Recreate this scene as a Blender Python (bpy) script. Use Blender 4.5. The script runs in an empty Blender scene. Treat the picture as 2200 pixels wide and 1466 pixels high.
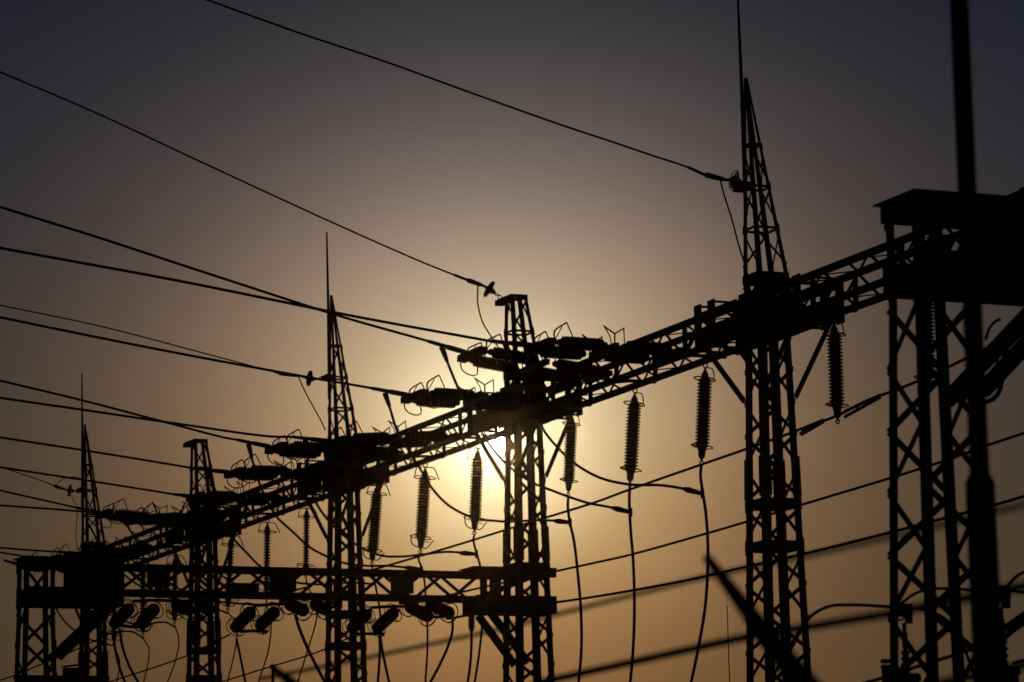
import bpy, math, random
from mathutils import Matrix, Vector, Quaternion

SC = bpy.context.scene
COL = SC.collection
R = random.Random(5)

# ------------------------------------------------------------------ camera
FPX, PITCH, ROLL, EYE = 7037.5, 0.1697, -0.0195, 1.6
cam = bpy.data.cameras.new("camera")
cam_ob = bpy.data.objects.new("camera", cam)
COL.objects.link(cam_ob)
SC.camera = cam_ob
cam.sensor_width = 36.0
cam.lens = FPX / 2200.0 * 36.0
cam.clip_start = 0.1
cam.clip_end = 6000.0
_R = Vector((1, 0, 0)); _U = Vector((0, -math.sin(PITCH), math.cos(PITCH))); _F = Vector((0, math.cos(PITCH), math.sin(PITCH)))
_c, _s = math.cos(ROLL), math.sin(ROLL)
_r = _c * _R + _s * _U
_u = -_s * _R + _c * _U
cam_ob.matrix_world = Matrix(((_r.x, _u.x, -_F.x, 0), (_r.y, _u.y, -_F.y, 0), (_r.z, _u.z, -_F.z, EYE), (0, 0, 0, 1)))
cam.dof.use_dof = True
cam.dof.focus_distance = 47.0
cam.dof.aperture_fstop = 4.4

# ------------------------------------------------------------------ sun direction, sky, exposure
SUN = Vector((-0.00598, 0.99022, 0.13938)).normalized()
SUN_EL = math.asin(SUN.z)
SUN_ROT = math.atan2(SUN.x, SUN.y)
SC.view_settings.view_transform = 'Standard'
SC.view_settings.look = 'None'
SC.view_settings.gamma = 1.0
SC.view_settings.exposure = -6.0
GAIN = 2.0 ** 6

W = bpy.data.worlds.new("World")
SC.world = W
W.use_nodes = True
wn, wl = W.node_tree.nodes, W.node_tree.links
wn.clear()


def wmath(op, a, b=None, clamp=False):
    n = wn.new('ShaderNodeMath'); n.operation = op; n.use_clamp = clamp
    for i, v in enumerate((a, b)):
        if v is None:
            continue
        if isinstance(v, (int, float)):
            n.inputs[i].default_value = v
        else:
            wl.new(v, n.inputs[i])
    return n.outputs[0]


sky = wn.new('ShaderNodeTexSky'); sky.sky_type = 'NISHITA'; sky.sun_disc = False
sky.sun_elevation = SUN_EL; sky.sun_rotation = SUN_ROT
sky.dust_density = 1.0; sky.air_density = 1.0; sky.ozone_density = 1.0
bg1 = wn.new('ShaderNodeBackground'); bg1.inputs[1].default_value = 0.05
wl.new(sky.outputs[0], bg1.inputs[0])
# hazy evening aureole: brightness falls with the angle from the sun, colour warms towards the horizon
tc = wn.new('ShaderNodeTexCoord')
nrm = wn.new('ShaderNodeVectorMath'); nrm.operation = 'NORMALIZE'; wl.new(tc.outputs['Generated'], nrm.inputs[0])
dsub = wn.new('ShaderNodeVectorMath'); dsub.operation = 'DISTANCE'; wl.new(nrm.outputs[0], dsub.inputs[0]); dsub.inputs[1].default_value = SUN
chord = dsub.outputs['Value']
ang0 = wmath('MULTIPLY', wmath('ARCSINE', wmath('MULTIPLY', chord, 0.5)), 2 * 180 / math.pi)
ang = wmath('MINIMUM', ang0, 13.0)
sep = wn.new('ShaderNodeSeparateXYZ'); wl.new(nrm.outputs[0], sep.inputs[0])
el = wmath('MULTIPLY', wmath('ARCSINE', sep.outputs['Z']), 180 / math.pi)
el = wmath('SUBTRACT', wmath('MINIMUM', wmath('MAXIMUM', el, 1.0), 17.0), 8.0)
fade = wmath('DIVIDE', 1.0, wmath('ADD', 1.0, wmath('POWER', wmath('DIVIDE', ang0, 15.0), 4.0)))
COEF = (   # 1, angle, angle2, angle3, elevation, elevation2, azimuth2*elevation, elevation3
    (-0.17116, -0.09249, -0.05689, 0.00341, 0.02507, -0.01174, -0.00100, -0.00124),
    (-0.19262, -0.26637, -0.04099, 0.00341, 0.07415, -0.01336, -0.00100, -0.00067),
    (-0.80580, -0.31282, -0.03045, 0.00341, 0.18317, -0.01222, -0.00100, -0.00121))
az = wmath('MULTIPLY', wmath('ARCTAN2', sep.outputs['X'], sep.outputs['Y']), 180 / math.pi)
az = wmath('MINIMUM', wmath('ABSOLUTE', wmath('ADD', az, 0.33)), 12.0)
e3 = wmath('MULTIPLY', el, wmath('MULTIPLY', el, el)); z2e = wmath('MULTIPLY', el, wmath('MULTIPLY', az, az))
# slow uneven dust in the air, a few per cent
dmap = wn.new('ShaderNodeMapping'); dmap.inputs['Scale'].default_value = (9, 9, 22); wl.new(nrm.outputs[0], dmap.inputs['Vector'])
dn = wn.new('ShaderNodeTexNoise'); dn.inputs['Scale'].default_value = 1.0; dn.inputs['Detail'].default_value = 3; wl.new(dmap.outputs[0], dn.inputs['Vector'])
dust = wmath('ADD', 0.94, wmath('MULTIPLY', dn.outputs[0], 0.12))
comb = wn.new('ShaderNodeCombineXYZ')
a2 = wmath('MULTIPLY', ang, ang); a3 = wmath('MULTIPLY', a2, ang); e2 = wmath('MULTIPLY', el, el)
for ch, k in enumerate(COEF):
    s = wmath('ADD', k[0], wmath('MULTIPLY', ang, k[1]))
    for v, kk in ((a2, k[2]), (a3, k[3]), (el, k[4]), (e2, k[5]), (z2e, k[6]), (e3, k[7])):
        s = wmath('ADD', s, wmath('MULTIPLY', v, kk))
    wl.new(wmath('MULTIPLY', wmath('MULTIPLY', wmath('EXPONENT', s), fade), dust), comb.inputs[ch])
# the sun's own disc, half a degree wide, and its narrow bright edge
disc = wmath('MULTIPLY', wmath('LESS_THAN', ang0, 0.27), 14.0)
edge = wmath('ADD', wmath('MULTIPLY', wmath('EXPONENT', wmath('MULTIPLY', ang0, -4.6)), 8.0),
             wmath('MULTIPLY', wmath('EXPONENT', wmath('MULTIPLY', wmath('POWER', wmath('DIVIDE', ang0, 1.95), 4.0), -1.0)), 0.20))
dsc = wn.new('ShaderNodeVectorMath'); dsc.operation = 'SCALE'; dsc.inputs[0].default_value = (1.0, 0.88, 0.70)
wl.new(wmath('ADD', disc, edge), dsc.inputs['Scale'])
addv = wn.new('ShaderNodeVectorMath'); addv.operation = 'ADD'
wl.new(comb.outputs[0], addv.inputs[0]); wl.new(dsc.outputs[0], addv.inputs[1])
bg2 = wn.new('ShaderNodeBackground'); bg2.inputs[1].default_value = GAIN
wl.new(addv.outputs[0], bg2.inputs[0])
ash = wn.new('ShaderNodeAddShader'); wl.new(bg1.outputs[0], ash.inputs[0]); wl.new(bg2.outputs[0], ash.inputs[1])
wo = wn.new('ShaderNodeOutputWorld'); wl.new(ash.outputs[0], wo.inputs[0])

sun = bpy.data.lights.new("sun", 'SUN'); sun.energy = 4.0; sun.angle = math.radians(0.5); sun.color = (1.0, 0.80, 0.55)
sun_ob = bpy.data.objects.new("sun", sun); COL.objects.link(sun_ob)
sun_ob.rotation_euler = SUN.to_track_quat('Z', 'Y').to_euler()
sun_ob.location = (0, 0, 40)

# ------------------------------------------------------------------ frame of the switchyard
AZ = -0.4005                      # bearing of the main gantry
VX = Vector((math.cos(AZ), -math.sin(AZ), 0))
UX = Vector((math.sin(AZ), math.cos(AZ), 0))
ORG = Vector((3.4064, 43.0, 0))
BAY = 8.3363
ROTZ = -AZ


def G(v, u, h):
    """gantry coordinates (h above the ground) to world"""
    p = ORG + VX * v + UX * u
    return Vector((p.x, p.y, h))


def ray(px, py):
    a = (px - 1100.0) / FPX; b = (py - 733.0) / FPX
    x = _c * a + _s * b; d = -_s * a + _c * b
    return Vector((x, math.cos(PITCH) + d * math.sin(PITCH), math.sin(PITCH) - d * math.cos(PITCH)))


def atu(px, py, u):
    """where the sight line meets the vertical plane at gantry position u"""
    r = ray(px, py); k = (u + ORG.dot(UX)) / r.dot(UX)
    p = r * k; return Vector((p.x, p.y, p.z + EYE))


def atv(px, py, v):
    r = ray(px, py); k = (v + ORG.dot(VX)) / r.dot(VX)
    p = r * k; return Vector((p.x, p.y, p.z + EYE))


def atY(px, py, Y):
    r = ray(px, py); p = r * (Y / r.y)
    return Vector((p.x, p.y, p.z + EYE))


# ------------------------------------------------------------------ materials
def mat(name, col, rough=0.6, metal=0.0, var=0.35, scale=9.0, bump=0.15, spec=0.5, c2=None):
    m = bpy.data.materials.new(name); m.use_nodes = True
    n, l = m.node_tree.nodes, m.node_tree.links
    b = n['Principled BSDF']
    t = n.new('ShaderNodeTexCoord')
    nz = n.new('ShaderNodeTexNoise'); nz.inputs['Scale'].default_value = scale; nz.inputs['Detail'].default_value = 6
    l.new(t.outputs['Object'], nz.inputs['Vector'])
    r = n.new('ShaderNodeValToRGB')
    r.color_ramp.elements[0].position = 0.3; r.color_ramp.elements[1].position = 0.7
    d = c2 or tuple(c * (1 - var) for c in col)
    r.color_ramp.elements[0].color = (*d, 1); r.color_ramp.elements[1].color = (*col, 1)
    l.new(nz.outputs[0], r.inputs[0]); l.new(r.outputs[0], b.inputs['Base Color'])
    b.inputs['Roughness'].default_value = rough; b.inputs['Metallic'].default_value = metal
    b.inputs['Specular IOR Level'].default_value = spec
    bp = n.new('ShaderNodeBump'); bp.inputs['Strength'].default_value = bump; bp.inputs['Distance'].default_value = 0.01
    l.new(nz.outputs[0], bp.inputs['Height']); l.new(bp.outputs[0], b.inputs['Normal'])
    return m


STEEL = mat("weathered_galvanised_steel", (0.20, 0.20, 0.19), 0.75, 0.0, c2=(0.11, 0.095, 0.08), spec=0.25)
STEEL2 = mat("painted_steel", (0.16, 0.155, 0.15), 0.7, 0.0, spec=0.25)
ALU = mat("dull_aluminium_conductor", (0.22, 0.22, 0.22), 0.7, 0.3, scale=30, spec=0.3)
FIT = mat("forged_fittings", (0.17, 0.165, 0.16), 0.65, 0.3, scale=20, spec=0.3)
PORC = mat("brown_glazed_porcelain", (0.06, 0.03, 0.018), 0.65, 0.0, scale=14, bump=0.03, spec=0.15)
GRAV = mat("gravel_ground", (0.24, 0.22, 0.19), 0.95, 0.0, scale=3.0, bump=0.8, c2=(0.11, 0.10, 0.08), spec=0.1)
BOXM = mat("grey_cabinet_paint", (0.25, 0.25, 0.24), 0.6, 0.0, spec=0.25)
GLASS = bpy.data.materials.new("toughened_glass"); GLASS.use_nodes = True
_b = GLASS.node_tree.nodes['Principled BSDF']
_b.inputs['Base Color'].default_value = (0.75, 0.82, 0.72, 1); _b.inputs['Roughness'].default_value = 0.04
_b.inputs['IOR'].default_value = 1.5; _b.inputs['Transmission Weight'].default_value = 1.0
_nz = GLASS.node_tree.nodes.new('ShaderNodeTexNoise'); _nz.inputs['Scale'].default_value = 40
_bp = GLASS.node_tree.nodes.new('ShaderNodeBump'); _bp.inputs['Strength'].default_value = 0.1
GLASS.node_tree.links.new(_nz.outputs[0], _bp.inputs['Height']); GLASS.node_tree.links.new(_bp.outputs[0], _b.inputs['Normal'])


# ------------------------------------------------------------------ mesh helpers
class MB:
    def __init__(s):
        s.v = []; s.f = []; s.smooth = []

    def _add(s, vs, fs, sm=False):
        o = len(s.v); s.v += [tuple(p) for p in vs]
        s.f += [tuple(i + o for i in f) for f in fs]; s.smooth += [sm] * len(fs)

    def prism(s, p, q, prof, up=(0, 0, 1)):
        p = Vector(p); q = Vector(q); d = (q - p).normalized(); up = Vector(up)
        if abs(d.dot(up)) > 0.98:
            up = Vector((0, 1, 0)) if abs(d.y) < 0.9 else Vector((1, 0, 0))
        a = d.cross(up).normalized(); b = a.cross(d).normalized()
        n = len(prof)
        vs = [p + a * x + b * y for x, y in prof] + [q + a * x + b * y for x, y in prof]
        fs = [(i, (i + 1) % n, n + (i + 1) % n, n + i) for i in range(n)]
        fs += [tuple(range(n - 1, -1, -1)), tuple(range(n, 2 * n))]
        s._add(vs, fs)

    def bar(s, p, q, w, h=None, up=(0, 0, 1)):
        h = h or w; w /= 2; h /= 2
        s.prism(p, q, [(-w, -h), (w, -h), (w, h), (-w, h)], up)

    def box(s, c, sz):
        x, y, z = c; a, b, d = (t / 2 for t in sz)
        vs = [(x + i * a, y + j * b, z + k * d) for k in (-1, 1) for j in (-1, 1) for i in (-1, 1)]
        s._add(vs, [(0, 2, 3, 1), (4, 5, 7, 6), (0, 1, 5, 4), (2, 6, 7, 3), (0, 4, 6, 2), (1, 3, 7, 5)])

    def angle(s, p, q, w, sx, sy, t=0.012, w1=None):
        """L section standing mostly upright: heel at the line p-q, flanges run towards (sx,0) and (0,sy)"""
        p = Vector(p); q = Vector(q)
        pf = lambda w: [(0, 0), (sx * w, 0), (sx * w, sy * t), (sx * t, sy * t), (sx * t, sy * w), (0, sy * w)]
        vs = [p + Vector((a, b, 0)) for a, b in pf(w)] + [q + Vector((a, b, 0)) for a, b in pf(w1 or w)]
        n = 6
        fs = [(i, (i + 1) % n, n + (i + 1) % n, n + i) for i in range(n)]
        fs += [tuple(range(n - 1, -1, -1)), tuple(range(n, 2 * n))]
        s._add(vs, fs)

    def tube(s, pts, r, n=8, caps=True):
        pts = [Vector(p) for p in pts]
        rr = r if isinstance(r, (list, tuple)) else [r] * len(pts)
        prev = None; vs = []
        for i, p in enumerate(pts):
            d = (pts[min(i + 1, len(pts) - 1)] - pts[max(i - 1, 0)]).normalized()
            if prev is None:
                up = Vector((0, 0, 1)) if abs(d.z) < 0.9 else Vector((1, 0, 0))
                a = d.cross(up).normalized()
            else:
                a = (prev - d * prev.dot(d)).normalized()
            prev = a; b = d.cross(a)
            vs += [p + (a * math.cos(2 * math.pi * k / n) + b * math.sin(2 * math.pi * k / n)) * rr[i] for k in range(n)]
        fs = [(i * n + k, i * n + (k + 1) % n, (i + 1) * n + (k + 1) % n, (i + 1) * n + k) for i in range(len(pts) - 1) for k in range(n)]
        if caps:
            fs += [tuple(range(n - 1, -1, -1)), tuple((len(pts) - 1) * n + k for k in range(n))]
        s._add(vs, fs, True)

    def lathe(s, p, q, prof, n=20):
        """prof: (distance from p towards q in metres, radius)"""
        p = Vector(p); q = Vector(q); d = (q - p).normalized()
        up = Vector((0, 0, 1)) if abs(d.z) < 0.9 else Vector((1, 0, 0))
        a = d.cross(up).normalized(); b = d.cross(a)
        vs = []
        for t, r in prof:
            vs += [p + d * t + (a * math.cos(2 * math.pi * k / n) + b * math.sin(2 * math.pi * k / n)) * max(r, 1e-4) for k in range(n)]
        m = len(prof)
        fs = [(i * n + k, i * n + (k + 1) % n, (i + 1) * n + (k + 1) % n, (i + 1) * n + k) for i in range(m - 1) for k in range(n)]
        fs += [tuple(range(n - 1, -1, -1)), tuple((m - 1) * n + k for k in range(n))]
        s._add(vs, fs)

    def ring(s, c, nrm, R_, r, n=28, m=6, a0=0.0, a1=2 * math.pi, ref=(1, 0, 0)):
        c = Vector(c); nrm = Vector(nrm).normalized(); ref = Vector(ref)
        a = (ref - nrm * ref.dot(nrm)).normalized(); b = nrm.cross(a)
        full = abs(a1 - a0 - 2 * math.pi) < 1e-6
        pts = [c + (a * math.cos(a0 + (a1 - a0) * i / n) + b * math.sin(a0 + (a1 - a0) * i / n)) * R_ for i in range(n + 1)]
        s.tube(pts, r, m, caps=not full)

    def build(s, name, m, parent=None, org=None):
        me = bpy.data.meshes.new(name)
        o = Vector(org) if org is not None else Vector((0, 0, 0))
        me.from_pydata([Vector(p) - o for p in s.v], [], s.f)
        for pl, sm in zip(me.polygons, s.smooth):
            pl.use_smooth = sm
        me.materials.append(m)
        me.update()
        ob = bpy.data.objects.new(name, me); COL.objects.link(ob)
        if parent is not None:
            ob.parent = parent
        else:
            ob.location = o
        return ob


def tag(o, label=None, cat=None, group=None, kind=None):
    if label: o['label'] = label
    if cat: o['category'] = cat; o['kind'] = 'thing'
    if group: o['group'] = group
    if kind: o['kind'] = kind
    return o


def empty(name, loc, rotz=0.0):
    o = bpy.data.objects.new(name, None); COL.objects.link(o)
    o.location = loc; o.rotation_euler = (0, 0, rotz); o.empty_display_size = 0.3
    return o


def copy_tree(o, parent=None):
    c = o.copy(); COL.objects.link(c)
    if parent is not None:
        c.parent = parent
    for ch in list(o.children):
        copy_tree(ch, c)
    return c


def spline(pts, per=8):
    P = [Vector(p) for p in pts]
    if len(P) < 3:
        return P
    out = []
    for i in range(len(P) - 1):
        p0 = P[i - 1] if i else P[0] * 2 - P[1]
        p1, p2 = P[i], P[i + 1]
        p3 = P[i + 2] if i + 2 < len(P) else P[-1] * 2 - P[-2]
        # centripetal-like parameterisation through chord lengths keeps uneven points smooth
        t0 = 0; t1 = t0 + max((p1 - p0).length, 1e-4) ** 0.5; t2 = t1 + max((p2 - p1).length, 1e-4) ** 0.5; t3 = t2 + max((p3 - p2).length, 1e-4) ** 0.5
        for k in range(per):
            t = t1 + (t2 - t1) * k / per
            A1 = p0 * ((t1 - t) / (t1 - t0)) + p1 * ((t - t0) / (t1 - t0))
            A2 = p1 * ((t2 - t) / (t2 - t1)) + p2 * ((t - t1) / (t2 - t1))
            A3 = p2 * ((t3 - t) / (t3 - t2)) + p3 * ((t - t2) / (t3 - t2))
            B1 = A1 * ((t2 - t) / (t2 - t0)) + A2 * ((t - t0) / (t2 - t0))
            B2 = A2 * ((t3 - t) / (t3 - t1)) + A3 * ((t - t1) / (t3 - t1))
            out.append(B1 * ((t2 - t) / (t2 - t1)) + B2 * ((t - t1) / (t2 - t1)))
    out.append(P[-1])
    return out


# ------------------------------------------------------------------ ground
g = MB()
g._add([(-1500, -600, 0), (1500, -600, 0), (1500, 3000, 0), (-1500, 3000, 0)], [(0, 1, 2, 3)])
gr = g.build("ground", GRAV); tag(gr, "flat gravel ground of the switchyard", None, None, "structure")

# ------------------------------------------------------------------ main gantry columns
ZB, ZT = 8.98, 9.80              # underside of the beam zone, foot of the spire
HW0 = 0.222


def hw_main(z):
    return HW0 + max(0.0, ZB - z) * 0.0205


def corner(z, sv, su, apex=None):
    if z <= ZT:
        h = hw_main(z); return Vector((sv * h, su * h, z))
    f = (z - ZT) / (12.53 - ZT)
    vm = -HW0 + 0.000 * f        # line-side face stands upright, the other three lean to it
    if sv < 0:
        v = vm
    else:
        v = HW0 + (-HW0 + 0.028 - HW0) * f
    return Vector((v, su * (HW0 * (1 - f) + 0.018 * f), z))


def x_face(mb, cf, z0, z1, face, w=0.038, t=0.008, mirror=False):
    """one crossed panel on a face: face = ('v',+-1) or ('u',+-1)"""
    ax, sg = face
    if ax == 'v':
        A, B = (lambda z: cf(z, sg, -1)), (lambda z: cf(z, sg, 1)); n = Vector((sg, 0, 0))
    else:
        A, B = (lambda z: cf(z, -1, sg)), (lambda z: cf(z, 1, sg)); n = Vector((0, sg, 0))
    mb.prism(A(z0) + n * 0.002, B(z1) + n * 0.002, [(-w / 2, 0), (w / 2, 0), (w / 2, t), (-w / 2, t)], up=n)
    mb.prism(B(z0) - n * 0.016, A(z1) - n * 0.016, [(-w / 2, 0), (w / 2, 0), (w / 2, t), (-w / 2, t)], up=n)


def zig(mb, cf, z0, z1, n, face, w=0.045, flip=0, t=0.009):
    ax, sg = face
    if ax == 'v':
        C = (lambda z, e: cf(z, sg, e)); nn = Vector((sg, 0, 0))
    else:
        C = (lambda z, e: cf(z, e, sg)); nn = Vector((0, sg, 0))
    st = (z1 - z0) / n; e = 1 if flip else -1
    for i in range(n):
        mb.prism(C(z0 + i * st, e) + nn * 0.002, C(z0 + (i + 1) * st, -e) + nn * 0.002, [(-w / 2, 0), (w / 2, 0), (w / 2, t), (-w / 2, t)], up=nn)
        e = -e


def plate_ring(mb, cf, z, hgt, off=0.006, t=0.01):
    cs = [cf(z, -1, -1), cf(z, 1, -1), cf(z, 1, 1), cf(z, -1, 1)]
    ns = [Vector((0, -1, 0)), Vector((1, 0, 0)), Vector((0, 1, 0)), Vector((-1, 0, 0))]
    for i in range(4):
        a, b = cs[i] + ns[i] * off, cs[(i + 1) % 4] + ns[i] * off
        a.z = b.z = z
        mb.prism(a, b, [(0, -hgt / 2), (t, -hgt / 2), (t, hgt / 2), (0, hgt / 2)], up=(0, 0, 1))


FACES = (('v', -1), ('v', 1), ('u', -1), ('u', 1))


def main_column(spired):
    root = empty("gantry_tower", (0, 0, 0), ROTZ)
    top = 12.49 if spired else 11.0
    for sv in (-1, 1):
        for su in (-1, 1):
            m = MB()
            m.angle(corner(0, sv, su), corner(ZB, sv, su), 0.100, -sv, -su, 0.014)
            m.angle(corner(ZB, sv, su), corner(ZT, sv, su), 0.100, -sv, -su, 0.014)
            lg = m.build("leg", STEEL, root)
            m = MB()
            c0, c1 = corner(6.80, sv, su), corner(7.33, sv, su)
            m.angle(c0 + Vector((sv, su, 0)) * 0.016, c1 + Vector((sv, su, 0)) * 0.016, 0.128, -sv, -su, 0.014)
            m.build("splice_plate", STEEL, lg)
    for f in FACES:
        m = MB(); z = 0.35; k = 0
        hp = 0.50
        n = round((ZB - 0.1 - 0.35) / hp)
        step = (ZB - 0.1 - 0.35) / n
        fl = f in (('v', 1), ('u', -1))
        zig(m, corner, 0.35, 6.09, 13, f, 0.052, fl); zig(m, corner, 6.21, 6.65, 1, f, 0.052, not fl); zig(m, corner, 6.77, ZB - .05, 5, f, 0.052, fl)
        zig(m, corner, ZB + 0.1, ZT - 0.14, 2, f, 0.05, fl)
        m.build("lacing", STEEL, root)
    for z, h in ((6.71, 0.115), (6.15, 0.115), (3.3, 0.115), (9.74, 0.12), (0.3, 0.1)):
        m = MB(); plate_ring(m, corner, z, h); m.build("belt_plate", STEEL, root)
    m = MB()
    for sv in (-1, 1):          # gussets that carry the beam
        m.box((sv * (HW0 + 0.036), 0, 9.25), (0.012, 0.62, 0.62))
        m.box((sv * (HW0 + 0.036), 0.36, 9.12), (0.012, 0.1, 0.36)); m.box((sv * (HW0 + 0.036), -0.36, 9.12), (0.012, 0.1, 0.36))
    m.build("gusset_plate", STEEL, root)
    for sv in (-1, 1):
        for su in (-1, 1):
            m = MB()
            m.bar((sv * 0.262, su * 1.36, 9.02), (sv * 0.252, su * 0.26, 8.12), 0.075, 0.03, up=(1, 0, 0))
            m.build("knee_brace", STEEL, root)
    # head
    head = empty("spire" if spired else "truncated_head", (0, 0, 0)); head.parent = root
    for sv in (-1, 1):
        for su in (-1, 1):
            m = MB(); c = 0.062
            m.angle(corner(ZT, sv, su), corner(top, sv, su), c, -sv, -su, 0.01, 0.026 if spired else 0.055)
            m.build("spire_leg", STEEL, head)
    lv = [9.9, 10.41, 10.98, 11.56] if spired else [9.9, 10.41, 10.97]
    for f in FACES:
        m = MB()
        for j, (a, b) in enumerate(zip(lv[:-1], lv[1:])):
            zig(m, corner, a + 0.02, b - 0.02, 1 if j < 2 or not spired else 1, f, 0.030, (j + (f in (('v', 1), ('u', -1)))) % 2)
        m.build("spire_lacing", STEEL, head)
    for z in lv[1:]:
        m = MB(); plate_ring(m, corner, z, 0.035 if spired or z < 10.9 else 0.055, 0.004, 0.008); m.build("spire_belt", STEEL, head)
    zb = 10.98 if spired else 10.9
    m = MB(); m.box((-HW0 - 0.075, 0, zb), (0.13, 0.34 if spired else 0.42, 0.085)); m.box((-HW0 - 0.17, -0.10, zb), (0.06, 0.03, 0.03))
    m.build("wire_bracket", STEEL, head)
    if spired:
        m = MB(); m.tube([(-HW0 - 0.03, 0.03, 10.6), (-HW0 - 0.032, 0.03, 12.3), (-HW0 - 0.045, 0.035, 13.66)], [0.03, 0.027, 0.015], 8)
        m.box((-HW0 - 0.01, 0.03, 11.2), (0.07, 0.08, 0.05)); m.box((-HW0 - 0.01, 0.03, 12.1), (0.07, 0.08, 0.05))
        m.build("lightning_rod", STEEL2, root)
    return root


GT = "towers of the long gantry"
colS = main_column(True); colC = main_column(False)
TW = [(0, "S", colS, "tall spired lattice tower right of the sun, nearest of the long gantry"),
      (1, "C", colC, "flat-topped lattice tower standing right beside the sun"),
      (2, "S", None, "spired lattice tower left of the sun with a full lightning rod in view"),
      (3, "C", None, "flat-topped lattice tower between the two smaller spired towers"),
      (4, "S", None, "smallest and farthest spired lattice tower near the left edge")]
for i, k, o, lab in TW:
    if o is None:
        o = copy_tree(colS if k == "S" else colC)
    o.location = G((0, 0, 0.03, 0.02, 0.045)[i], i * BAY, 0)
    tag(o, lab, "lattice tower", GT)

# ------------------------------------------------------------------ main gantry beams, one per bay
CB, CT, BW = 9.03, 9.455, 0.25   # chord heights, half width


def truss_faces(m_list, L0, L1, n, hwid, zb, zt, w=0.04, single=False):
    """lacing of a box truss along y: four meshes, sides then bottom and top"""
    step = (L1 - L0) / n
    for i in range(n):
        a, b = L0 + i * step, L0 + (i + 1) * step
        flip = i % 2
        for k, sv in enumerate((-1, 1)):
            x = sv * (hwid + 0.002)
            p, q = ((x, a, zb), (x, b, zt)) if flip else ((x, a, zt), (x, b, zb))
            m_list[k].bar(p, q, w, 0.01, up=(1, 0, 0))
            if single:
                q2, p2 = ((x - sv * .02, a, zb), (x - sv * .02, b, zt)) if not flip else ((x - sv * .02, a, zt), (x - sv * .02, b, zb))
                m_list[k].bar(q2, p2, w * 0.8, 0.01, up=(1, 0, 0))
        for k, z in ((2, zb - 0.03), (3, zt + 0.03)):
            p, q = ((-hwid, a, z), (hwid, b, z)) if flip else ((hwid, a, z), (-hwid, b, z))
            m_list[k].bar(p, q, w, 0.01)


def main_beam(L, endcap):
    root = empty("gantry_beam", (0, 0, 0), ROTZ)
    hz = 1.45
    for sv in (-1, 1):
        for z in (CB, CT):
            m = MB(); sz = 1 if z == CB else -1
            y0, y1 = 0.3, L - 0.3
            m.prism((sv * BW, y0, z), (sv * BW, y1, z), [(-.04, -.04), (.04, -.04), (.04, .04), (-.04, .04)])
            for a, b in ((0.3, hz), (L - hz, L - 0.3)):
                lo, hi = (-.07, .17) if z == CB else (-.10, .055)
                m.prism((sv * (BW + .046), a, z + sz * -.0), (sv * (BW + .046), b, z), [(-.006, lo), (.006, lo), (.006, hi), (-.006, hi)])
            m.build("chord", STEEL, root)
    ms = [MB() for _ in range(4)]
    truss_faces(ms, 0.35, hz, 2, BW, CB, CT, 0.06)
    truss_faces(ms, hz, L - hz, 9, BW, CB, CT, 0.042)
    truss_faces(ms, L - hz, L - 0.35, 2, BW, CB, CT, 0.06)
    for m in ms:
        m.build("lacing", STEEL, root)
    for y in (hz, L - hz):
        fr = MB()
        for dy in (0, -0.42 if y > L / 2 else 0.42):
            yy = y - dy
            z0, z1 = (CB - .06, CT + .17) if y < L / 2 else (CB - .13, CT + .06)
            for sv in (-1, 1):
                fr.box((sv * (BW + 0.062), yy, (z0 + z1) / 2), (0.016, 0.21, z1 - z0))
            fr.box((0, yy, z1 - 0.02), (2 * BW + 0.15, 0.07, 0.02)); fr.box((0, yy, z0 + 0.012), (2 * BW + 0.15, 0.09, 0.02))
        fr.build("end_frame", STEEL, root)
    # hangers for the insulators
    for y in (BAY - 6.46, BAY - 4.18, BAY - 1.88):
        m = MB(); m.bar((-BW - .06, y, CB - 0.03), (BW + .06, y, CB - 0.03), 0.07, 0.04)
        m.box((0, y, CB - 0.04), (0.05, 0.03, 0.07))
        m.bar((-BW - .06, y, CT - 0.02), (-BW - .06, y, CB), 0.1, 0.03, up=(1, 0, 0)); m.bar((BW + .06, y, CT - 0.02), (BW + .06, y, CB), 0.1, 0.03, up=(1, 0, 0))
        m.build("hanger", STEEL, root)
    return root


bm0 = main_beam(BAY, True)
BL = ["lattice beam from the flat-topped tower by the sun up to the tall spired tower",
      "lattice beam from the middle spired tower to the flat-topped tower by the sun",
      "lattice beam between the small flat-topped tower and the middle spired tower",
      "lattice beam between the farthest spired tower and the small flat-topped tower"]
for i in range(-1, 4):
    b = bm0 if i == -1 else copy_tree(bm0)
    b.location = G(0, i * BAY, 0)
    tag(b, "lattice beam rising right from the tall spired tower behind the near portal" if i == -1 else BL[i], "gantry beam", "beams of the long gantry")
for ch in [c for c in bm0.children if c.name.startswith("end_frame")][:1]:
    bpy.data.objects.remove(ch)
# hangers sit at mirrored positions: phases lie 1.88, 4.18 and 6.46 m beyond each tower
PH = (1.88, 4.18, 6.46)

# ------------------------------------------------------------------ cross portals (small box columns and beams)
PV = -7.78
ZC = 6.56                        # column top


def hw_p(z):
    return 0.225 + max(0.0, 5.9 - z) * 0.026


def cf_p(z, sv, su):
    h = hw_p(z); return Vector((sv * h, su * h, z))


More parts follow.
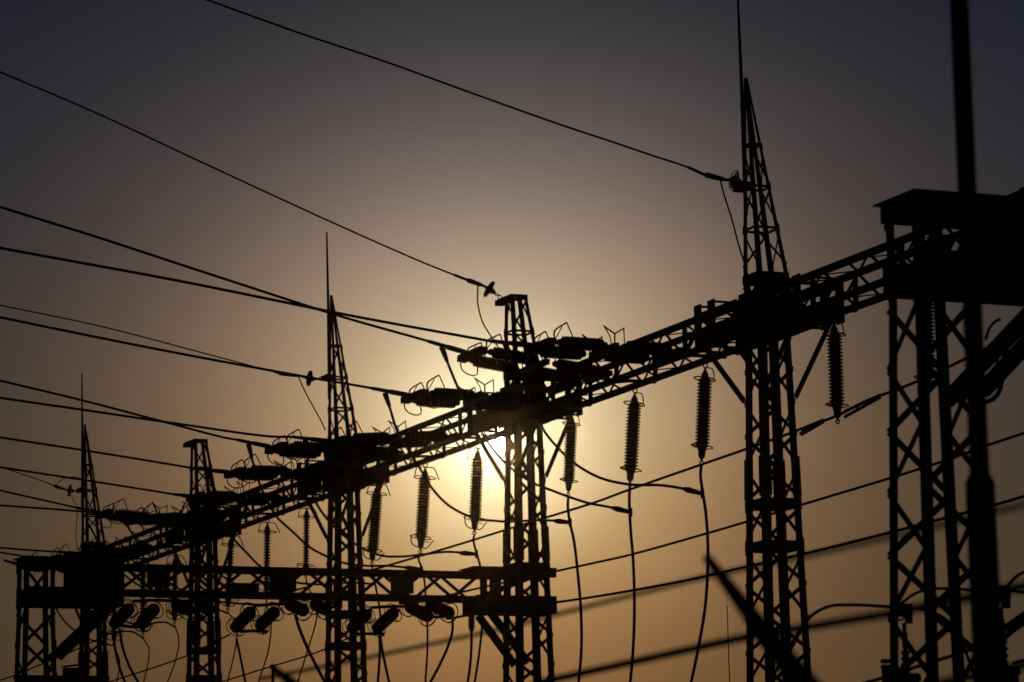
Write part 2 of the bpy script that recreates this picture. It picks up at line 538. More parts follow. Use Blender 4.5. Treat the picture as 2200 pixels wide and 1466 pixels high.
def portal_column():
    root = empty("portal_tower", (0, 0, 0), ROTZ)
    for sv in (-1, 1):
        for su in (-1, 1):
            m = MB(); m.angle(cf_p(0, sv, su), cf_p(5.9, sv, su), 0.066, -sv, -su, 0.012)
            m.angle(cf_p(5.9, sv, su), cf_p(ZC, sv, su), 0.066, -sv, -su, 0.012)
            m.build("leg", STEEL, root)
    for f in FACES:
        m = MB(); n = 15; a, b = 0.4, 5.88; st = (b - a) / n
        fl = f in (('v', 1), ('u', -1))
        zig(m, cf_p, a, b, 12, f, 0.05, fl)
        zig(m, cf_p, 5.95, 6.52, 1, f, 0.045, fl)
        m.build("lacing", STEEL, root)
    for z in (0.35,):
        m = MB(); plate_ring(m, cf_p, z, 0.1); m.build("belt_plate", STEEL, root)
    return root


def portal_beam(L):
    """box truss along local +x starting at the column axis"""
    root = empty("portal_beam", (0, 0, 0), ROTZ)
    zb, zt, w = 6.20, 6.575, 0.232
    hd = 1.25
    for su in (-1, 1):
        for z in (zb, zt):
            m = MB()
            m.bar((-0.2, su * w, z), (L, su * w, z), 0.065, 0.065)
            m.build("chord", STEEL, root)
    ms = [MB() for _ in range(4)]
    n = max(4, round((L - 2 * hd) / 0.47)); st = (L - 2 * hd) / n
    for i in range(n):
        a, b = hd + i * st, hd + (i + 1) * st
        for k, su in enumerate((-1, 1)):
            y = su * (w + .002); fl = (i + k) % 2
            ms[k].bar((a, y, zb if fl else zt), (b, y, zt if fl else zb), 0.05, 0.01, up=(0, 1, 0))
        for k, z in ((2, zb - .02), (3, zt + .02)):
            ms[k].bar((a, -w if i % 2 else w, z), (b, w if i % 2 else -w, z), 0.036, 0.01)
    for k, su in enumerate((-1, 1)):
        for x0, x1 in ((0.30, hd), (L - hd, L - 0.30)):
            ms[k].bar((x0, su * (w + .002), zb), (x1, su * (w + .002), zt), 0.06, 0.01, up=(0, 1, 0)) if x0 > 1 else None
    for m in ms:
        m.build("lacing", STEEL, root)
    for su in (-1, 1):
        m = MB(); m.box((0.84, su * (w + .056), (zb + zt) / 2), (0.70, 0.012, 0.40)); m.build("web_plate", STEEL, root)
    for x0, x1, flip in ((-0.222, hd, 0), (L - hd - .1, L + 0.0, 1)):
        m = MB()
        for su in (-1, 1):
            y = su * (w + 0.042)
            m.box(((x0 + x1) / 2, y, zt + 0.03), (x1 - x0, 0.014, 0.13))
            m.box(((x0 + x1) / 2, y, zb - 0.075), (x1 - x0, 0.014, 0.25))
            for xx in (hd - .06, hd - .26) if not flip else (L - hd + .26, L - hd + .42):
                m.box((xx, y + su * .008, (zb + zt) / 2), (0.12, 0.012, 0.44))
        m.box(((x0 + x1) / 2 - .02, 0, zt + 0.105), (x1 - x0 + .05, 2 * w + .15, 0.014))
        m.box(((x0 + x1) / 2, 0, zb - 0.21), (x1 - x0, 2 * w + .16, 0.014))
        m.build("end_frame", STEEL, root)
    for x0, x1 in ((1.08, 0.27), (L - 1.1, L - 0.50)):
        for su in (-1, 1):
            m = MB(); m.bar((x0, su * 0.25, 5.98), (x1, su * 0.262, 5.22), 0.12, 0.05, up=(0, 1, 0)); m.build("knee_brace", STEEL, root)
    return root


pc = portal_column(); pc.location = G(PV, BAY, 0)
tag(pc, "narrow box-shaped lattice tower at the left edge under a flat cap", "lattice tower", "towers carrying the low cross portals")
pc2 = copy_tree(pc); pc2.location = G(PV + 0.012, -17.55, 0)
tag(pc2, "large box-shaped lattice tower in the right foreground behind the blurred pole", "lattice tower", "towers carrying the low cross portals")
pb = portal_beam(8.16); pb.location = G(PV, BAY, 0)
tag(pb, "low horizontal lattice beam running across the lower left to the tower by the sun", "gantry beam", "low cross portal beams")
pb2 = copy_tree(pb); pb2.location = G(PV, -17.55, 0)
tag(pb2, "dark wide beam leaving the right foreground tower past the right edge", "gantry beam", "low cross portal beams")

# ------------------------------------------------------------------ suspension insulators


def shed_profile(t0, t1, n, ro, rc):
    p = [(t0, rc * 0.8)]; st = (t1 - t0) / n
    for i in range(n):
        t = t0 + i * st
        rr = ro * (0.93 if i in (0, n - 1) else 1.0)
        p += [(t + st * 0.05, rc), (t + st * 0.42, rr), (t + st * 0.55, rr), (t + st * 0.78, rc * 1.02)]
    p.append((t1, rc * 0.8))
    return p


def hanging_insulator(style):
    root = empty("suspension_insulator", (0, 0, 0))
    D = Vector((0, 0, -1)); O = Vector((0, 0, 0))
    m = MB(); m.lathe(O, D, shed_profile(0.27, 1.20, 21, 0.101, 0.068) if style < 2 else shed_profile(0.25, 1.20, 18, 0.068, 0.034), 22); m.build("porcelain_body", PORC, root)
    m = MB(); m.ring((0, 0, -0.03), (1, 0, 0), 0.03, 0.009, 14); m.ring((0, 0, -0.085), (0, 1, 0), 0.032, 0.009, 14)
    m.lathe((0, 0, -0.105), (0, 0, -1), [(0, .010), (0.035, .014), (0.05, .026), (0.075, .028), (0.085, .044), (0.15, .052), (0.16, .062), (0.185, .062)], 16)
    m.build("cap", FIT, root)
    m = MB(); m.lathe((0, 0, -1.19), (0, 0, -2), [(0, .062), (0.04, .062), (0.05, .050), (0.13, .046), (0.15, .034), (0.17, .016), (0.2, .014)], 16)
    m.ring((0, 0, -1.40), (0, 1, 0), 0.025, 0.009, 14)
    m.build("end_fitting", FIT, root)
    if style == 0:
        m = MB(); m.ring((0, 0, -0.27), (0.10, -.04, 1), 0.145, 0.009, 32)
        m.tube(spline([(0.0, 0, -.12), (0.07, -.02, -.115), (0.10, -.02, -.13), (0.125, -.02, -.25), (0.11, 0, -.27)], 4), 0.008, 6)
        m.tube([(0.05, 0, -.25), (0.14, 0, -.26)], 0.008, 6)
        m.build("arcing_ring", FIT, root)
        m = MB(); m.ring((0, 0, -1.185), (0.12, -.04, 1), 0.145, 0.009, 30, 6, 0.5, 2 * math.pi - 0.2, (1, 0, 0))
        m.tube([(0.04, 0, -1.22), (0.14, 0, -1.20)], 0.008, 6); m.tube([(-0.04, 0, -1.22), (-0.14, 0, -1.17)], 0.008, 6)
        m.build("arcing_ring", FIT, root)
    else:
        m = MB()
        m.tube(spline([(0, 0, -.12), (-0.10, 0, -.12), (-0.135, 0, -.135), (-0.165, 0, -.275)], 4), 0.008, 6)
        m.tube(spline([(0, 0, -.12), (0.12, 0, -.11), (0.155, 0, -.13), (0.235, 0, -.285)], 4), 0.009, 6)
        m.ring((0.0, 0, -.275), (0.03, 0, 1), 0.165, 0.008, 32)
        m.build("arcing_ring", FIT, root)
        m = MB()
        m.ring((-0.01, 0, -1.185), (0.10, 0, 1), 0.16, 0.008, 30)
        m.tube(spline([(-0.165, 0, -1.17), (-0.15, 0, -1.28), (-0.10, 0, -1.325), (0.06, 0, -1.345), (0.10, 0, -1.335), (0.20, 0, -1.21)], 4), 0.009, 6)
        m.tube([(0.02, 0, -1.25), (0.13, 0, -1.245)], 0.007, 6)
        m.build("arcing_ring", FIT, root)
    return root


P0 = hanging_insulator(0); P1 = hanging_insulator(1); P2 = hanging_insulator(2); used = set()
HI = [  # px, top y, bottom px, bottom y, u, style, label
    (1230, 893, 1221, 1064, 6.46, 0, "brown hanging insulator closest right of the tower by the sun"),
    (1365, 833, 1353, 1045, 4.19, 0, "brown hanging insulator midway between the tower by the sun and the tall spired tower"),
    (1515, 775, 1507, 997, 1.88, 0, "long hanging insulator just left of the tall spired tower"),
    (1791, 678, 1800, 910, -1.84, 0, "hanging insulator just right of the tall spired tower, holding a sloping cable"),
    (1990, 632, 1991, 855, -4.19, 0, "hanging insulator half hidden between the legs of the right foreground tower"),
    (812, 1035, 799, 1213, 14.85, 1, "hanging insulator just right of the middle spired tower"),
    (915, 1000, 903, 1188, 12.55, 1, "hanging insulator below the beam left of the sun, crossed by a curved cable"),
    (1028, 960, 1019, 1148, 10.21, 1, "hanging insulator directly below the sun glare"),
    (490, 1158, 489, 1312, 23.10, 1, "small hanging insulator just right of the small flat-topped tower"),
    (574, 1128, 572, 1280, 20.88, 1, "small hanging insulator above the low beam, halfway to the middle spired tower"),
    (659, 1092, 657, 1241, 18.61, 1, "small hanging insulator just left of the middle spired tower"),
    (376, 1203, 375, 1340, 26.90, 1, "tiny hanging insulator just left of the small flat-topped tower"),
    (307, 1230, 307, 1366, 29.25, 1, "tiny hanging insulator passing behind the left part of the low beam"),
    (246, 1255, 245, 1385, 31.49, 1, "tiny hanging insulator right beside the farthest spired tower")]
for x, y, bx, by, u, st, lab in HI:
    st = 2 if u > 18 else st
    src = (P0, P1, P2)[st]
    o = src if st not in used else copy_tree(src); used.add(st)
    a = G(0, u, CB - 0.075)
    b = atu(bx, by, u)
    d = (b - a)
    q = Vector((0, 0, -1)).rotation_difference(d.normalized())
    o.rotation_mode = 'QUATERNION'
    o.rotation_quaternion = q @ Quaternion((0, 0, 1), ROTZ)
    o.location = a
    s = d.length / 1.42; o.scale = (s, s, s)
    tag(o, lab, "insulator", "insulators hanging under the long gantry")

# ------------------------------------------------------------------ tension strings on the line side


def rootmat(o):
    q = o.rotation_quaternion if o.rotation_mode == 'QUATERNION' else o.rotation_euler.to_quaternion()
    return Matrix.Translation(o.location) @ q.to_matrix().to_4x4()


def tension_string(ro=.094, rc=.064):
    root = empty("tension_insulator_string", (0, 0, 0))
    S = 0.36

    def at(t, y=0, dz=0):
        return Vector((-t, y, dz))
    for t0 in (0.40, 1.36):
        for sy in (-1, 1):
            m = MB()
            m.lathe(at(t0, sy * S), at(t0 + 1, sy * S), [(0, .02), (.02, .045), (.07, .05)] + shed_profile(0.07, 0.68, 14, ro, rc) + [(.68, .05), (.73, .045), (.75, .02)], 18)
            m.build("insulator", PORC, root)
    for t, th in ((0.30, .04), (1.255, .05), (2.20, .10)):
        m = MB(); m.bar(at(t, -S - .07), at(t, S + .07), 0.022 + th, 0.055 + th * .4); m.build("yoke_plate", FIT, root)
    m = MB(); m.bar(at(-0.03), at(0.32), 0.03, 0.05); m.build("link", FIT, root)
    for sy in (-1, 1):
        y = sy * S
        m = MB()
        m.tube(spline([at(2.14, y), at(2.14, y, .15), at(2.10, y, .19), at(1.96, y, .28)], 4), 0.012, 6)
        m.tube([at(1.96, y, .28), at(1.86, y, .06)], 0.009, 6)
        m.tube([at(2.14, y, .02), at(2.03, y, .22)], 0.007, 6)
        m.tube(spline([at(2.22, y), at(2.22, y, -.12), at(2.16, y, -.19), at(2.04, y, -.22), at(1.97, y, -.19), at(1.99, y, -.02)], 4), 0.010, 6)
        m.build("arcing_horn", FIT, root)
        m = MB()
        m.tube([at(1.255, y), at(1.255, y, .17)], 0.011, 6)
        m.tube([at(1.255, y, .17), at(1.42, y, .27)], 0.011, 6); m.tube([at(1.255, y, .17), at(1.11, y, .26)], 0.011, 6)
        m.tube([at(1.40, y, .25), at(1.33, y, .14), at(1.30, y, .0)], 0.008, 6); m.tube([at(1.12, y, .24), at(1.11, y, .05)], 0.008, 6)
        m.build("arcing_horn", FIT, root)
    return root


TS = tension_string(); TS2 = tension_string(.085, .04)
ZA = 8.99
TSL = {  # u : (yoke centre px, clamp outer px, pad from, pad to, label)
    1.88: ((1160, 744), (1052, 733), (1085, 738), (1100, 775), "insulator string on the beam right of the tower by the sun, nearest one"),
    4.18: ((1015, 762), (919, 733), (949, 745), (961, 778), "insulator string crossing the front of the flat-topped tower by the sun, upper one"),
    6.46: ((891, 852), (797, 834), (827, 844), (837, 875), "insulator string reaching left from the tower by the sun, above the glare"),
    10.21: ((722, 950), (628, 939), (655, 944), (664, 976), "insulator string crossing just right of the middle spired tower's base"),
    12.55: ((594, 963), (508, 945), (534, 954), (541, 985), "insulator string meeting the middle spired tower from the left, upper one"),
    14.85: ((505, 1016), (425, 1008), (448, 1013), (456, 1040), "insulator string left of the middle spired tower, lower one"),
    18.61: ((420, 1068), (371, 1062), None, (395, 1085), "insulator string crossing the small flat-topped tower below its head"),
    20.88: ((291, 1118), (227, 1105), (258, 1113), (273, 1130), "isolated small insulator string between farthest spired tower and flat-topped tower"),
    23.10: ((225, 1104), (164, 1091), None, (186, 1118), "small insulator string low on the beam beside the farthest spired tower"),
    26.90: ((178, 1190), (123, 1186), None, (150, 1205), "tiny insulator string meeting the farthest spired tower from the left"),
    29.25: ((116, 1200), (62, 1197), None, (90, 1214), "tiny insulator string above the left end of the low beam"),
    31.49: ((50, 1216), (8, 1204), None, (30, 1224), "tiny insulator string ending at the left edge box tower")}
ENDW = {}; ENDD = {}
TSP = [copy_tree(TS), copy_tree(TS2)]
for k, (u, (yc, ce, p0, p1, lab)) in enumerate(TSL.items()):
    o = TS if k == 0 else TS2 if k == 6 else copy_tree(TSP[u > 18])
    a = G(-0.28, u, ZA); b = atu(*yc, u); d = b - a
    beta = math.asin(max(-.4, min(.4, d.z / d.length)))
    o.rotation_mode = 'QUATERNION'
    o.rotation_quaternion = Quaternion((0, 0, 1), ROTZ) @ Quaternion((0, 1, 0), beta)
    o.location = a
    sc_ = d.length / 2.20; o.scale = (sc_, 1, 1)
    tag(o, lab, "insulator string", "insulator strings holding the line wires")
    Mi = (rootmat(o) @ Matrix.Diagonal((sc_, 1, 1, 1))).inverted()
    P, Q = Mi @ b, Mi @ atu(*ce, u)
    m = MB(); m.bar(P + Vector((.02, 0, 0)), P.lerp(Q, .12), .04, .035)
    m.tube([P.lerp(Q, t) for t in (.08, .14, .18, .55, .58, .97, 1.0)], [.015, .027, .039, .038, .030, .027, .018], 10)
    m.build("dead_end_clamp", ALU, o)
    if p0:
        X, Y = Mi @ atu(*p0, u), Mi @ atu(*p1, u)
        m = MB(); m.tube([X, X.lerp(Y, .25), X.lerp(Y, .9), Y], [.042, .039, .028, .02], 10); m.build("jumper_terminal", ALU, o)
    ENDW[u] = atu(*ce, u); ENDD[u] = atu(*p1, u)


for o in TSP:
    for c in list(o.children):
        bpy.data.objects.remove(c)
    bpy.data.objects.remove(o)


def cable(name, pts, r, label, cat, group=None, m=ALU, per=8, n=8):
    P = spline(pts, per)
    mb = MB(); mb.tube(P, r, n)
    o = mb.build(name, m, None, P[0]); tag(o, label, cat, group)
    return o


# ------------------------------------------------------------------ incoming line wires
LW = [  # u, pixel points from the left edge, label
    (6.46, [(0, 682), (340, 751), (680, 814), (740, 824)], "line wire passing behind the middle spire toward the glare"),
    (4.18, [(0, 445), (200, 507), (450, 589), (732, 680), (880, 722)], "steeper of the two wires crossing at the middle spire's tip"),
    (1.88, [(0, 533), (380, 603), (762, 680), (980, 720)], "flatter of the two wires crossing at the middle spire's tip"),
    (12.55, [(0, 818), (175, 860), (350, 906), (480, 940)], "steeper of the two wires crossing left of the small flat-topped tower"),
    (10.21, [(0, 855), (200, 884), (390, 912), (580, 938)], "flatter of the two wires crossing above the small flat-topped tower"),
    (14.85, [(0, 940), (175, 967), (330, 992)], "wire running just under the top of the small flat-topped tower"),
    (18.61, [(0, 1004), (201, 1035), (310, 1052)], "wire crossing the upper part of the farthest spire"),
    (23.10, [(0, 1054), (120, 1081)], "wire ending at the lower part of the farthest spire"),
    (20.88, [(0, 1086), (150, 1097)], "nearly level wire crossing the foot of the farthest spire"),
    (26.90, [(0, 1177), (60, 1182)], "uppermost short wire entering at the left edge above the box tower"),
    (29.25, [(0, 1187), (30, 1192)], "second short wire entering at the left edge above the box tower")]
for u, px, lab in LW:
    pts = [atu(x, y, u) for x, y in px]
    e = ENDW[min(ENDW, key=lambda k: abs(k - u))]
    d = (pts[0] - pts[1]); pts = [pts[0] + d.normalized() * 2.5 + Vector((0, 0, .02))] + pts
    pts.append(e)
    cable("line_wire", pts, 0.0195, lab, "power line wire", "line wires coming in from the left")

GWL = [(0, 10.98, [(445, 0), (640, 70), (820, 130), (1010, 199), (1195, 265), (1330, 310), (1400, 334), (1479, 360)], "topmost earth wire running down to the tall spired tower"),
       (1, 10.9, [(0, 155), (200, 240), (410, 338), (700, 472), (880, 552), (940, 577), (976, 591)], "earth wire running down to the head of the flat-topped tower by the sun"),
       (2, 10.98, [(0, 656), (210, 700), (430, 757), (590, 800)], "thin earth wire ending at the middle spired tower"),
       (4, 10.98, [(0, 1003), (80, 1030), (112, 1042)], "short earth wire ending at the farthest spire")]
CL = [((1512, 375), (1560, 387), (1576, 388)), ((1002, 601), (1038, 614), (1050, 621)), ((597, 802), (645, 808), (664, 813)), ((116, 1044), (140, 1052), (149, 1054))]
for (k, zb, px, lab), (c0, c1, c2), dl in zip(GWL, CL, (
        "clear glass disc insulator tying a wire to the tall spired tower", "dark disc insulator tying a wire to the tower by the sun",
        "small disc insulator and chain left of the middle spire", "tiny glass disc insulator left of the farthest spire")):
    u = k * BAY
    P = [atu(x, y, u) for x, y in px]
    d = P[0] - P[1]; P = [P[0] + d.normalized() * 3] + P
    a, b, c = (atu(x, y, u) for x, y in (c0, c1, c2))
    P.append(a)
    _w = cable("earth_wire", P, 0.0145 if k < 2 else 0.012, lab, "earth wire", "earth wires on top of the towers")
    mb = MB(); mb.tube([P[-2], P[-2].lerp(P[-1], .5), P[-1]], .023 if k < 2 else .016, 8); _sl = mb.build("wire_sleeve", ALU, bpy.data.objects[_w.name]); _sl.data.transform(Matrix.Translation(-_w.location))
    hook = G(-0.30 if k != 1 else -.30, u - (.02 if k else 0.02), zb)
    root = empty("disc_insulator", hook)
    L = lambda p: p - hook
    m = MB(); m.tube([L(a), L(a) * .93 + L(b) * .07, L(a) * .85 + L(b) * .15, L(b) * .8 + L(a) * .2, L(b)], [.018, .03, .04, .032, .02], 10); m.build("dead_end_clamp", ALU, root)
    ax = (L(c) - L(b)).normalized(); ax = (ax * 0.7 + (L(hook) - L(b)).normalized() * 0.5).normalized()
    m = MB(); s = L(c) - ax * 0.045
    m.lathe(s, s + ax, [(0, .03), (0.02, .05), (0.035, .135), (0.055, .145), (0.065, .14), (0.06, .11), (0.06, .06), (0.075, .035)], 28)
    m.build("glass_disc", GLASS if k in (0, 4) else PORC, root)
    m = MB(); s2 = L(c) + ax * 0.02
    m.tube([L(b), s, s + ax * .03], [.02, .026, .03], 8)
    m.lathe(s2, s2 + ax, [(0, .045), (.05, .05), (.08, .03), (.11, .018)], 12); m.build("cap", FIT, root)
    m = MB(); e = s2 + ax * .11; h = Vector((0, 0, 0)); n = max(2, int((h - e).length / 0.06))
    for i in range(n):
        q = e.lerp(h, (i + .5) / n)
        m.ring(q, (0, 1, 0) if i % 2 else (0, .3, 1), 0.03, 0.008, 12, 5)
    m.build("chain", FIT, root)
    tag(root, dl, "insulator", "disc insulators on the earth wires")

for px, u, lab in (([(1548, 389), (1556, 420), (1572, 470), (1588, 530), (1600, 568), (1606, 590)], 0, "bonding cable hanging from the glass disc down the tall spired tower"),
                   ([(1027, 613), (1026, 640), (1027, 655), (1036, 690), (1058, 728), (1070, 745)], BAY, "bonding cable hanging from the dark disc beside the tower by the sun"),
                   ([(640, 806), (650, 830), (668, 865), (690, 905), (699, 925)], 2 * BAY, "bonding cable hanging left of the middle spire"),
                   ([(120, 1042), (135, 1030), (155, 1025), (172, 1028), (182, 1040), (186, 1070), (190, 1120), (190, 1165)], 4 * BAY, "arched bonding cable at the farthest spire"),
                   ([(150, 1060), (163, 1085), (166, 1110), (163, 1150), (168, 1180)], 4 * BAY, "bonding cable hanging left of the farthest spire")):
    cable("bonding_cable", [atu(x, y, u) for x, y in px], 0.0115 if u < 20 else .009, lab, "cable", "bonding cables of the earth wires")

# ------------------------------------------------------------------ jumpers and droppers


def clampT(p, q, u, lab):
    """compression terminal from the jumper end p to the dropper at q"""
    root = empty("tee_clamp", q)
    d = p - q
    m = MB(); m.tube([d, d * .85, d * .7, d * .3, d * .06], [.022, .034, .042, .034, .03], 10); m.build("sleeve", ALU, root)
    m = MB(); m.box((0, 0, 0), (.05, .05, .12)); m.build("pad", FIT, root)
    tag(root, lab, "cable clamp", "clamps joining jumpers to droppers")


def jumper(u, px, lab, clab=None, start=True, r=0.0195):
    P = [atu(x, y, u) for x, y in px]
    if start:
        P = [ENDD[min(ENDD, key=lambda k: abs(k - u))]] + P
    end = P[-1]
    cable("jumper_cable", P, r, lab, "cable", "jumper cables slung under the gantry")
    if clab:
        a = P[-2].lerp(end, 0.0); v = (a - end); v = v.normalized() * min(v.length, .3)
        clampT(end + v, end, u, clab)


jumper(6.46, [(855, 931), (876, 965), (900, 1003), (925, 1045), (960, 1083), (1010, 1110), (1085, 1121), (1150, 1118), (1190, 1119), (1225, 1123)],
       "long curved jumper passing under the beam below the glare to the tower by the sun", "clamp on the dropper nearest right of the tower by the sun")
jumper(4.19, [(986, 838), (1025, 915), (1085, 995), (1140, 1035), (1180, 1052), (1260, 1080), (1315, 1091), (1355, 1101)],
       "curved jumper emerging right of the tower by the sun, lower of two", "clamp on the dropper midway to the tall spired tower")
jumper(1.88, [(1130, 830), (1150, 885), (1171, 929), (1201, 965), (1232, 994), (1287, 1026), (1351, 1041), (1420, 1043), (1467, 1050), (1509, 1061)],
       "curved jumper emerging right of the tower by the sun, upper of two", "clamp on the dropper just left of the tall spired tower")
jumper(12.55, [(556, 1035), (573, 1075), (594, 1110), (630, 1144), (664, 1175), (694, 1192), (740, 1210), (790, 1216), (830, 1216), (866, 1219), (905, 1224)],
       "curved jumper dipping just above the low beam beside the middle spired tower", "clamp on the dropper two left of the sun glare")
jumper(10.21, [(655, 1020), (678, 1078), (700, 1112), (735, 1148), (778, 1178), (820, 1194), (863, 1196), (913, 1191), (962, 1186), (1024, 1191)],
       "curved jumper from the middle spired tower to the dropper below the glare", "clamp on the dropper directly below the sun glare")
jumper(14.85, [(465, 1090), (480, 1130), (500, 1156), (530, 1188), (560, 1218), (620, 1248), (690, 1256), (760, 1252), (806, 1256)],
       "curved jumper crossing behind the low beam left of the middle spired tower")
jumper(20.88, [(292, 1160), (310, 1200), (360, 1250), (430, 1285), (500, 1296), (573, 1300)], "small jumper behind the low beam beside the small flat-topped tower")
jumper(18.61, [(385, 1130), (410, 1180), (460, 1225), (520, 1262), (580, 1280), (658, 1262)], "small jumper crossing the low beam's lattice at mid length")
jumper(23.10, [(215, 1170), (250, 1220), (320, 1270), (400, 1292), (458, 1306), (489, 1318)], "small jumper ending right of the small flat-topped tower")
jumper(26.90, [(250, 1330), (310, 1345), (335, 1338), (358, 1338), (376, 1348)], "tiny arched jumper under the low beam's left third", start=False)
jumper(29.25, [(200, 1345), (232, 1362), (262, 1357), (285, 1358), (308, 1372)], "tiny arched jumper left under the low beam", start=False)
jumper(31.49, [(95, 1260), (131, 1325), (145, 1342), (161, 1355), (195, 1375), (245, 1388)], "tiny jumper curving behind the left edge box tower", start=False)

GD = "dropper cables hanging from the long gantry"
DR = [(6.46, [(1221, 1066), (1220, 1085), (1223, 1115), (1233, 1162), (1241, 1229), (1248, 1312), (1249, 1394), (1243, 1466), (1235, 1530)], "dropper cable nearest right of the tower by the sun"),
      (4.19, [(1353, 1047), (1352, 1075), (1355, 1140), (1360, 1200), (1363, 1290), (1361, 1380), (1354, 1466), (1345, 1530)], "dropper cable midway between the tower by the sun and the tall spired tower"),
      (1.88, [(1507, 998), (1505, 1020), (1510, 1060), (1516, 1099), (1521, 1179), (1516, 1295), (1503, 1378), (1485, 1466), (1470, 1530)], "dropper cable bowing left beside the tall spired tower"),
      (14.85, [(799, 1215), (803, 1240), (810, 1275), (813, 1290), (818, 1330)], "short dropper below the insulator right of the middle spired tower"),
      (12.55, [(903, 1190), (899, 1200), (908, 1225), (914, 1272), (918, 1335), (918, 1400), (914, 1466), (912, 1530)], "dropper passing behind the low beam left of the sun glare"),
      (10.21, [(1019, 1150), (1017, 1160), (1025, 1192), (1032, 1219), (1038, 1280), (1036, 1340), (1030, 1400), (1020, 1466), (1010, 1530)], "dropper directly below the sun glare passing behind the low beam"),
      (18.61, [(657, 1243), (662, 1262), (680, 1300), (680, 1330), (660, 1400), (640, 1466), (625, 1530)], "thin dropper just left of the middle spired tower"),
      (20.88, [(572, 1282), (574, 1310), (582, 1336), (577, 1395), (556, 1466), (545, 1520)], "thin dropper bending left beneath the middle of the low beam"),
      (23.10, [(489, 1314), (494, 1322), (508, 1335), (508, 1376), (500, 1420), (489, 1466), (480, 1520)], "thin dropper right of the small flat-topped tower"),
      (26.90, [(375, 1342), (378, 1352), (384, 1372), (382, 1400), (370, 1440), (360, 1466), (345, 1510)], "thin dropper just left of the small flat-topped tower"),
      (29.25, [(307, 1368), (311, 1378), (319, 1390), (320, 1410), (309, 1466), (300, 1510)], "thin dropper below the leftmost pair of tilted barrels"),
      (31.49, [(245, 1387), (250, 1400), (257, 1420), (254, 1450), (248, 1480)], "thin dropper beside the base of the farthest spired tower")]
for u, px, lab in DR:
    cable("dropper_cable", [atu(x, y, u) for x, y in px], 0.0215 if u < 8 else (0.0185 if u < 16 else .014), lab, "cable", GD)
for u, px, lab in ((6.46, [(1221, 1075), (1220, 1095), (1222, 1112)], "sleeve at the top of the dropper nearest the tower by the sun"), (4.19, [(1352, 1056), (1352, 1075), (1353, 1095)], "sleeve at the top of the dropper midway to the tall spired tower"), (1.88, [(1507, 1004), (1504, 1022), (1508, 1044)], "sleeve at the top of the dropper beside the tall spired tower")):
    pass

# ------------------------------------------------------------------ yard conductors running along the gantry
BUS = [(0.0, [(720, 1250), (800, 1225), (896, 1197), (1012, 1162), (1111, 1131), (1280, 1079), (1345, 1055), (1508, 998), (1595, 968), (1690, 934), (1730, 918), (1800, 893), (1860, 862), (1925, 838), (1965, 822), (2060, 778), (2220, 700)],
        "upper sloping conductor held by the hanging insulator right of the tall spired tower"),
       (-1.3, [(870, 1301), (939, 1285), (1072, 1254), (1280, 1209), (1355, 1192), (1595, 1124), (1725, 1084), (1901, 1031), (2024, 992), (2119, 958), (2230, 921)],
        "middle sloping conductor crossing behind the tall spired tower"),
       (-2.6, [(960, 1330), (1068, 1312), (1280, 1282), (1480, 1246), (1594, 1220), (1732, 1189), (1901, 1147), (1970, 1129), (2057, 1106), (2140, 1084), (2230, 1058)],
        "lower sloping conductor crossing the tall spired tower below its double belt")]
for v, px, lab in BUS:
    cable("bus_wire", [atv(x, y, v) for x, y in px], 0.0195 if v == 0 else 0.0165, lab, "power line wire", "sloping conductors on the yard side")
for v, px, lab in ((-6.5, [(-30, 1472), (37, 1449), (136, 1407), (161, 1397), (235, 1362)], "low wire climbing right behind the left edge box tower"),
                   (-4.7, [(200, 1478), (234, 1466), (397, 1411), (450, 1385), (493, 1364)], "low wire climbing right to the second pair of tilted barrels"),
                   (-2.8, [(430, 1479), (474, 1466), (574, 1435), (686, 1400), (725, 1382), (765, 1364)], "low wire climbing right through the foot of the middle spired tower")):
    cable("lead_wire", [atv(x, y, v) for x, y in px], 0.0125, lab, "power line wire", "low lead wires to the tilted insulators")
# spacer clamps on the upper conductor
for (x0, y0, x1, y1), lab in (((1722, 928, 1768, 905), "twin armour rods clamping the upper conductor left of its insulator"), ((1815, 890, 1890, 852), "twin armour rods clamping the upper conductor right of its insulator")):
    root = empty("armour_rod_clamp", atv(x0, y0, 0.0))
    o = root.location.copy(); a = Vector((0, 0, 0)); b = atv(x1, y1, 0.0) - o
    m = MB(); off = Vector((0, 0, .035))
    m.tube([a + off, b + off * .4], .022, 8); m.build("rod", ALU, root)
    m = MB(); m.tube([a - off, b - off * .4], .022, 8); m.build("rod", ALU, root)
    for t in (.36,):
        m = MB(); m.tube([a.lerp(b, t) - off * 1.3, a.lerp(b, t) + off * 1.3], .022, 8); m.build("clip", FIT, root)
    tag(root, lab, "cable clamp", "armour rod clamps on the upper conductor")
m = MB(); o = atv(1720, 932, 0)
m.tube([Vector((0, 0, 0)), atv(1735, 921, 0) - o, atv(1760, 908, 0) - o], [.022, .022, .02], 8)
ob = m.build("wire_tail", ALU); ob.location = o; tag(ob, "short cut tail of wire sticking out under the clamp right of the tall spired tower", "wire")

# ------------------------------------------------------------------ tilted barrel insulators (disconnectors) under the low portal beam
UB = BAY


def barrel(name, a, b, r, lab, group, rings=True):
    root = empty(name, a)
    d = b - a; L = d.length; dn = d.normalized()
    m = MB(); n = 12
    pr = [(-.05, .03), (-.04, r * .55), (0, r * .6)] + shed_profile(0.0, L, n, r, r * .84) + [(L, r * .6), (L + .04, r * .55), (L + .05, .03)]
    m.lathe(Vector((0, 0, 0)), d, pr, 22); m.build("porcelain_body", PORC, root)
    if rings:
        for t in (0.03, L - 0.03):
            for k in (-1, 1):
                m = MB(); m.ring(dn * (t + k * .02), dn + Vector((.15 * k, .1, 0)), r * 1.55, 0.007, 30, 6); m.build("grading_ring", FIT, root)
    tag(root, lab, "insulator", group)
    return root


